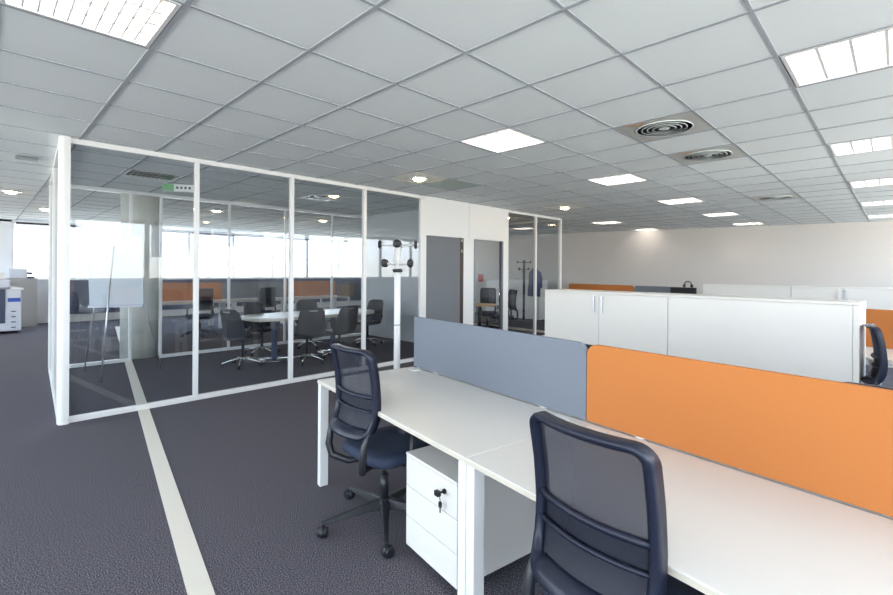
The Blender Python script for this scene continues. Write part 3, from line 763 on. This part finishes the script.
# far row
fx_ = 10.45
def atx(px, x):     # where a column of the picture meets the plane x = const
    a = R(44.5) - math.atan((px - 446.5)/460); return x*math.tan(a)
ya, yb = atx(703, fx_), atx(791, fx_); yc = atx(843, fx_)
cabinet((fx_, ya), R(-90), ya - yb, 0.43, 1.30, 'plain white cabinet at the left of the far row before the end wall', doors=False)
wd = 2*(yb - yc)
cabinet((fx_, yb - 0.003), R(-90), wd, 0.43, 1.30, 'white two door cabinet in the far row before the end wall')
cabinet((fx_, yb - wd - 0.006), R(-90), 0.7, 0.43, 1.30, 'last white cabinet of the far row at the right edge')

# far bench with screens
def line_far(px, x0=11.55, y0=3.2):
    a = R(44.5) - math.atan((px - 446.5)/460); rx, ry = math.cos(a), math.sin(a)
    # intersect with x = x0 + 0.158/0.987*(y-y0)
    k = 0.16; tt = (x0 - k*y0)/(rx - k*ry); return Vector((rx*tt, ry*tt, 0))
def seg_screen(pxa, pxb, z1, m_, label):
    a, b = line_far(pxa), line_far(pxb); c = (a + b)/2
    screen(c, math.atan2(b.y - a.y, b.x - a.x), (b - a).length, 0.757, z1, m_, label)
    return a, b
a1, b1 = seg_screen(569, 634, 1.19, M_ORANGE, 'thin strip of orange screen showing above the cabinets at the far left')
a2, b2 = seg_screen(634.5, 672, 1.19, M_GREY, 'short grey screen right of the distant orange strip')
m1, m2 = line_far(673.5), line_far(699); mcn = (m1 + m2)/2; ang = math.atan2(m2.y - m1.y, m2.x - m1.x); Lm = (m2 - m1).length
ud = (m2 - a1).normalized()
for k, l_ in enumerate(('far white desk below the distant orange screen', 'far white desk carrying the black monitor')):
    c = m2 + ud*0.15 - ud*(LD*(1.5 - k)) ; back = Vector((-ud.y, ud.x, 0))
    dup(proto, c - back*(DD/2 + 0.02), ang, l_, GD)
mcn = mcn - back*0.12
t = thing('monitor', 'black monitor whose top edge shows above the cabinets near the end wall', 'monitor', (mcn.x, mcn.y, 0.7535), ang)
MB().box(-Lm/2, Lm/2, -0.02, 0.02, 0.08, 0.435).obj('screen', M_BLACK, t, bev=0.006)
MB().cyl((0, 0.02, 0.0), (0, 0.02, 0.12), 0.02).prism(rrect(0.24, 0.18, 0.04), 0.01, o=0).obj('stand', M_BLACK, t)
hp = Vector((mcn.x, mcn.y, 0)) + Vector((math.cos(ang), math.sin(ang), 0))*(Lm*0.18)
t = thing('headphones', 'dark headphones arching over the top of the distant black monitor', 'headphones', (hp.x, hp.y, 1.189), ang)
MB().tube([(0.085*math.cos(R(a)), 0, 0.045 + 0.095*math.sin(R(a))) for a in range(0, 181, 15)], 0.012, 8).obj('headband', M_BLACK, t)
for sx_ in (-1, 1): MB().lathe([(0, -0.022), (0.032, -0.02), (0.036, 0), (0.032, 0.02), (0, 0.022)], seg=16, M=Matrix.Translation((sx_*0.085, 0, 0.037)) @ Matrix.Rotation(R(90), 4, 'Y')).obj('ear_cup', M_BLACK, t)

# ------------------------------------------------------------------ coat stands
def coat_stand(loc, rz, label, pole_mat, group='coat stands'):
    t = thing('coat_stand', label, 'coat stand', loc, rz, group)
    MB().lathe([(0, 0.0), (0.19, 0.0), (0.19, 0.012), (0.05, 0.03), (0, 0.03)], seg=32).obj('base', pole_mat, t)
    MB().cyl((0, 0, 0.02), (0, 0, 1.88), 0.036, seg=24).obj('pole', pole_mat, t)
    MB().lathe([(0.0365, 0.0), (0.038, 0.004), (0.0365, 0.008)], (0, 0, 0.92), 24).lathe([(0.0365, 0), (0.055, 0.004), (0.055, 0.035), (0.0365, 0.04)], (0, 0, 1.51), 24).obj('collar', M_BLACK, t)
    for z, a0 in ((1.81, 0), (1.60, 45)):
        for k in range(4):
            a = R(a0 + 90*k); c_, s_ = math.cos(a), math.sin(a)
            h_ = MB().cyl((0.03*c_, 0.03*s_, z), (0.19*c_, 0.19*s_, z + 0.01), 0.012).obj('arm', pole_mat, t)
            Mk = Matrix.Translation((0.20*c_, 0.20*s_, z + 0.012)) @ Matrix.Rotation(a, 4, 'Z') @ Matrix.Rotation(R(90), 4, 'Y')
            MB().lathe([(0, -0.018), (0.035, -0.016), (0.046, -0.004), (0.046, 0.006), (0.034, 0.018), (0, 0.02)], seg=18, M=Mk).obj('knob', M_BLACK, h_)
    return t
a = R(44.5) - math.atan((397.5 - 446.5)/460); rr = 5.15/math.cos(math.atan((397.5 - 446.5)/460))
coat_stand((rr*math.cos(a), rr*math.sin(a), 0), a + PI + R(-2), 'white pole coat stand with black knobs in front of the glass', M_WHITE)
a = R(44.5) - math.atan((524 - 446.5)/460); Ls = 14.2/math.cos(R(44.5) - a)
cs2 = (Ls*math.cos(a), Ls*math.sin(a))
coat_stand((cs2[0], cs2[1], 0), a + PI, 'dark coat stand seen through the small glass room, holding a blue jacket', M_BLACK)
t = thing('jacket', 'blue jacket hanging on the dark coat stand behind the small glass room', 'jacket', (cs2[0] + 0.27*math.sin(a), cs2[1] - 0.27*math.cos(a), 0), a - PI/2)
n = 20; v = []; f = []; lv = [(0.03, 0.03, 1.66), (0.09, 0.06, 1.60), (0.17, 0.08, 1.50), (0.17, 0.09, 1.25), (0.18, 0.09, 1.0), (0.19, 0.09, 0.80), (0.15, 0.06, 0.79)]
for i, (a1_, b1_, z) in enumerate(lv):
    for k in range(n):
        an = 2*PI*k/n; q = 1 + 0.10*math.sin(5*an + i)*(i > 2); v.append((a1_*q*math.cos(an) + 0.05, b1_*q*math.sin(an), z + (0.03*math.sin(3*an) if i > 4 else 0)))
for i in range(len(lv) - 1):
    for k in range(n): f.append((i*n + k, i*n + (k+1) % n, (i+1)*n + (k+1) % n, (i+1)*n + k))
f.append(tuple(range(n))); f.append(tuple((len(lv)-1)*n + k for k in range(n)))
MB().add(v, f, True).obj('body', M_JACKET, t)
MB().tube([(0.19, 0.02, 1.52), (0.24, 0.0, 1.3), (0.24, 0, 1.02)], [0.05, 0.055, 0.045], 10).obj('sleeve', M_JACKET, t)
# ------------------------------------------------------------------ small room furniture
t = thing('round_table', 'small wood topped round table seen through the glass door', 'table', (8.42, 7.15, 0))
MB().lathe([(0, 0.715), (0.40, 0.715), (0.41, 0.728), (0.40, 0.742), (0, 0.742)], seg=36).obj('tabletop', M_WOOD, t)
MB().cyl((0, 0, 0.02), (0, 0, 0.715), 0.045).lathe([(0, 0), (0.26, 0), (0.26, 0.012), (0, 0.03)], seg=28).obj('leg', M_BLACK, t)
dup(cA, (9.28, 7.62, 0), chair_rot(-145), 'black office chair behind the small round wooden table', G)
dup(cA, (8.80, 6.72, 0), chair_rot(150), 'black office chair right of the small round wooden table', G)
o = MB().box(0, 0.45, -1.1, 1.1, 0, 1.22).box(-0.01, 0.46, -1.11, 1.11, 1.22, 1.25).obj('low_cabinet', M_CAB, bev=0.004, loc=(12.45, 9.2, 0)); tag(o, 'low cream cabinet beyond the small glass room behind the dark coat stand', 'cabinet')
t = thing('wall_sign', 'small red sign on the end wall seen through the glass door', 'sign', (13.12, 11.1, 1.28), math.atan2(1, -0.2237) + PI)
MB().box(-0.11, 0.11, 0.003, 0.02, -0.14, 0.14).obj('plate', M_RED, t)
# ------------------------------------------------------------------ beyond the meeting room
C3 = Vector((7.9, 12.6, 0))
def desk_x(x, y, rz, label): dup(proto, (x, y, 0), rz, label, GD)
for k, (lx) in enumerate((3.6, 5.28, 6.96)):
    nm = ('left', 'middle', 'right')[k]
    desk_x(lx, 12.1, 0, 'distant white desk beyond the rear glass, %s one on the near side' % nm)
    desk_x(lx, 12.94, PI, 'distant white desk beyond the rear glass, %s one on the window side' % nm)
    screen((lx, 12.52), 0, LD, 0.757, 1.2, (M_ORANGE, M_GREY, M_ORANGE)[k], ('orange screen far beyond the rear glass, left end of its bench', 'grey screen between two orange ones beyond the rear glass', 'orange screen far beyond the rear glass, right end of its bench')[k])
dup(cA, (3.6, 11.55, 0), chair_rot(95), 'black chair beyond the rear glass before the left orange screen', G)
dup(cA, (5.1, 11.5, 0), chair_rot(85), 'black chair beyond the rear glass before the grey screen', G)
o = MB().box(-0.3, 0.3, -0.02, 0.02, 0.0, 0.34).obj('monitor', M_BROWN, bev=0.01, loc=(7.9, 12.1, 0.80)); 
o.location.z = 0.7525; tag(o, 'brown backed panel standing on the far right desk beyond the glass', 'monitor')

# printer corner
t = thing('photocopier', 'tall pale office photocopier with paper drawers at the left edge', 'photocopier', (0.42, 15.1, 0), R(0))
t.scale = (1, 1, 1.12)
MB().box(-0.62, 0.30, -0.33, 0.33, 0.05, 0.92).obj('body', M_PRN, t, bev=0.02)
MB().box(-0.62, 0.10, -0.33, 0.33, 0.95, 1.12).obj('scanner_lid', M_PRN, t, bev=0.03)
MB().box(-0.5, 0.02, -0.2, 0.25, 1.12, 1.26).obj('document_feeder', M_WHITE, t, bev=0.03)
MB().box(-0.14, 0.02, -0.345, -0.331, 0.22, 0.92).obj('dark_panel', M_DARK, t)
MB().prism([(0.1, 0.98), (0.34, 0.93), (0.34, 0.90), (0.1, 0.93)], 0.4, axis='y', o=-0.3).obj('paper_tray', M_WHITE, t)
MB().box(0.06, 0.28, -0.34, -0.331, 0.66, 0.74).obj('output_slot', M_BLUE, t)
for k in range(4):
    d_ = MB().box(0.03, 0.29, -0.345, -0.331, 0.08 + 0.11*k, 0.17 + 0.11*k).obj('paper_drawer', M_PRN, t, bev=0.004)
    MB().box(0.12, 0.20, -0.355, -0.345, 0.12 + 0.11*k, 0.14 + 0.11*k).obj('handle', M_DARK, d_)
m = MB()
for sx_ in (-0.5, 0.2): m.tube([(sx_, -0.25, 0.025), (sx_ + 0.04, -0.25, 0.025)], 0.024).tube([(sx_, 0.25, 0.025), (sx_ + 0.04, 0.25, 0.025)], 0.024)
m.obj('caster', M_BLACK, t)
t = thing('storage_cabinet', 'grey beige double door cabinet under the far window beside the photocopier', 'cabinet', (0.43, 16.2, 0), 0)
M_GB = mat('grey_beige_laminate', (0.42, 0.41, 0.40), 0.5)
MB().box(-0.5, 0.66, 0, 0.45, 0, 1.26).obj('body', M_GB, t, bev=0.004)
for a_, b2_, hx in ((-0.495, 0.078, 0.03), (0.082, 0.655, 0.12)):
    d_ = MB().box(a_, b2_, -0.02, -0.001, 0.04, 1.24).obj('door', M_GB, t, bev=0.003)
    MB().box(hx, hx + 0.02, -0.045, -0.02, 0.98, 1.16).obj('handle', M_CHROME, d_)
t = thing('desktop_printer', 'small grey desktop printer on the beige cabinet before the window', 'printer', (0.80, 16.42, 1.26))
MB().box(-0.24, 0.10, -0.15, 0.15, 0, 0.26).obj('body', M_PRN, t, bev=0.01)
MB().box(-0.10, 0.26, -0.16, 0.16, 0.27, 0.30).box(0.1, 0.24, -0.14, 0.14, 0, 0.05).box(0.1, 0.2, -0.14, 0.14, 0.1, 0.17).obj('tray', M_DARK, t)
o = MB().lathe([(0, 0), (0.05, 0), (0.05, 0.14), (0.02, 0.18), (0.02, 0.2), (0, 0.2)], seg=14).obj('bottle', M_RED, loc=(0.34, 16.35, 1.2601)); tag(o, 'red bottle on the beige cabinet at the far left edge', 'bottle')
o = MB().box(-0.06, 0.06, -0.05, 0.05, 0, 0.3).obj('folder_box', M_BLUE, bev=0.004, loc=(0.18, 16.42, 1.2601)); tag(o, 'blue box standing on the beige cabinet behind the red bottle', 'box')
struct(MB().box(1.4, 12, Y1 - 0.12, Y1 - 0.001, 0.22, SILL - 0.01).obj('trim_5', M_DARK))
struct(MB().box(1.4, 12, Y1 - 0.16, Y1 - 0.001, 0.0, 0.2).obj('baseboard_back', M_WHITE))
S.cycles.transparent_max_bounces = 24
S.cycles.max_bounces = 10; S.cycles.diffuse_bounces = 4
S.cycles.sample_clamp_indirect = 4.0
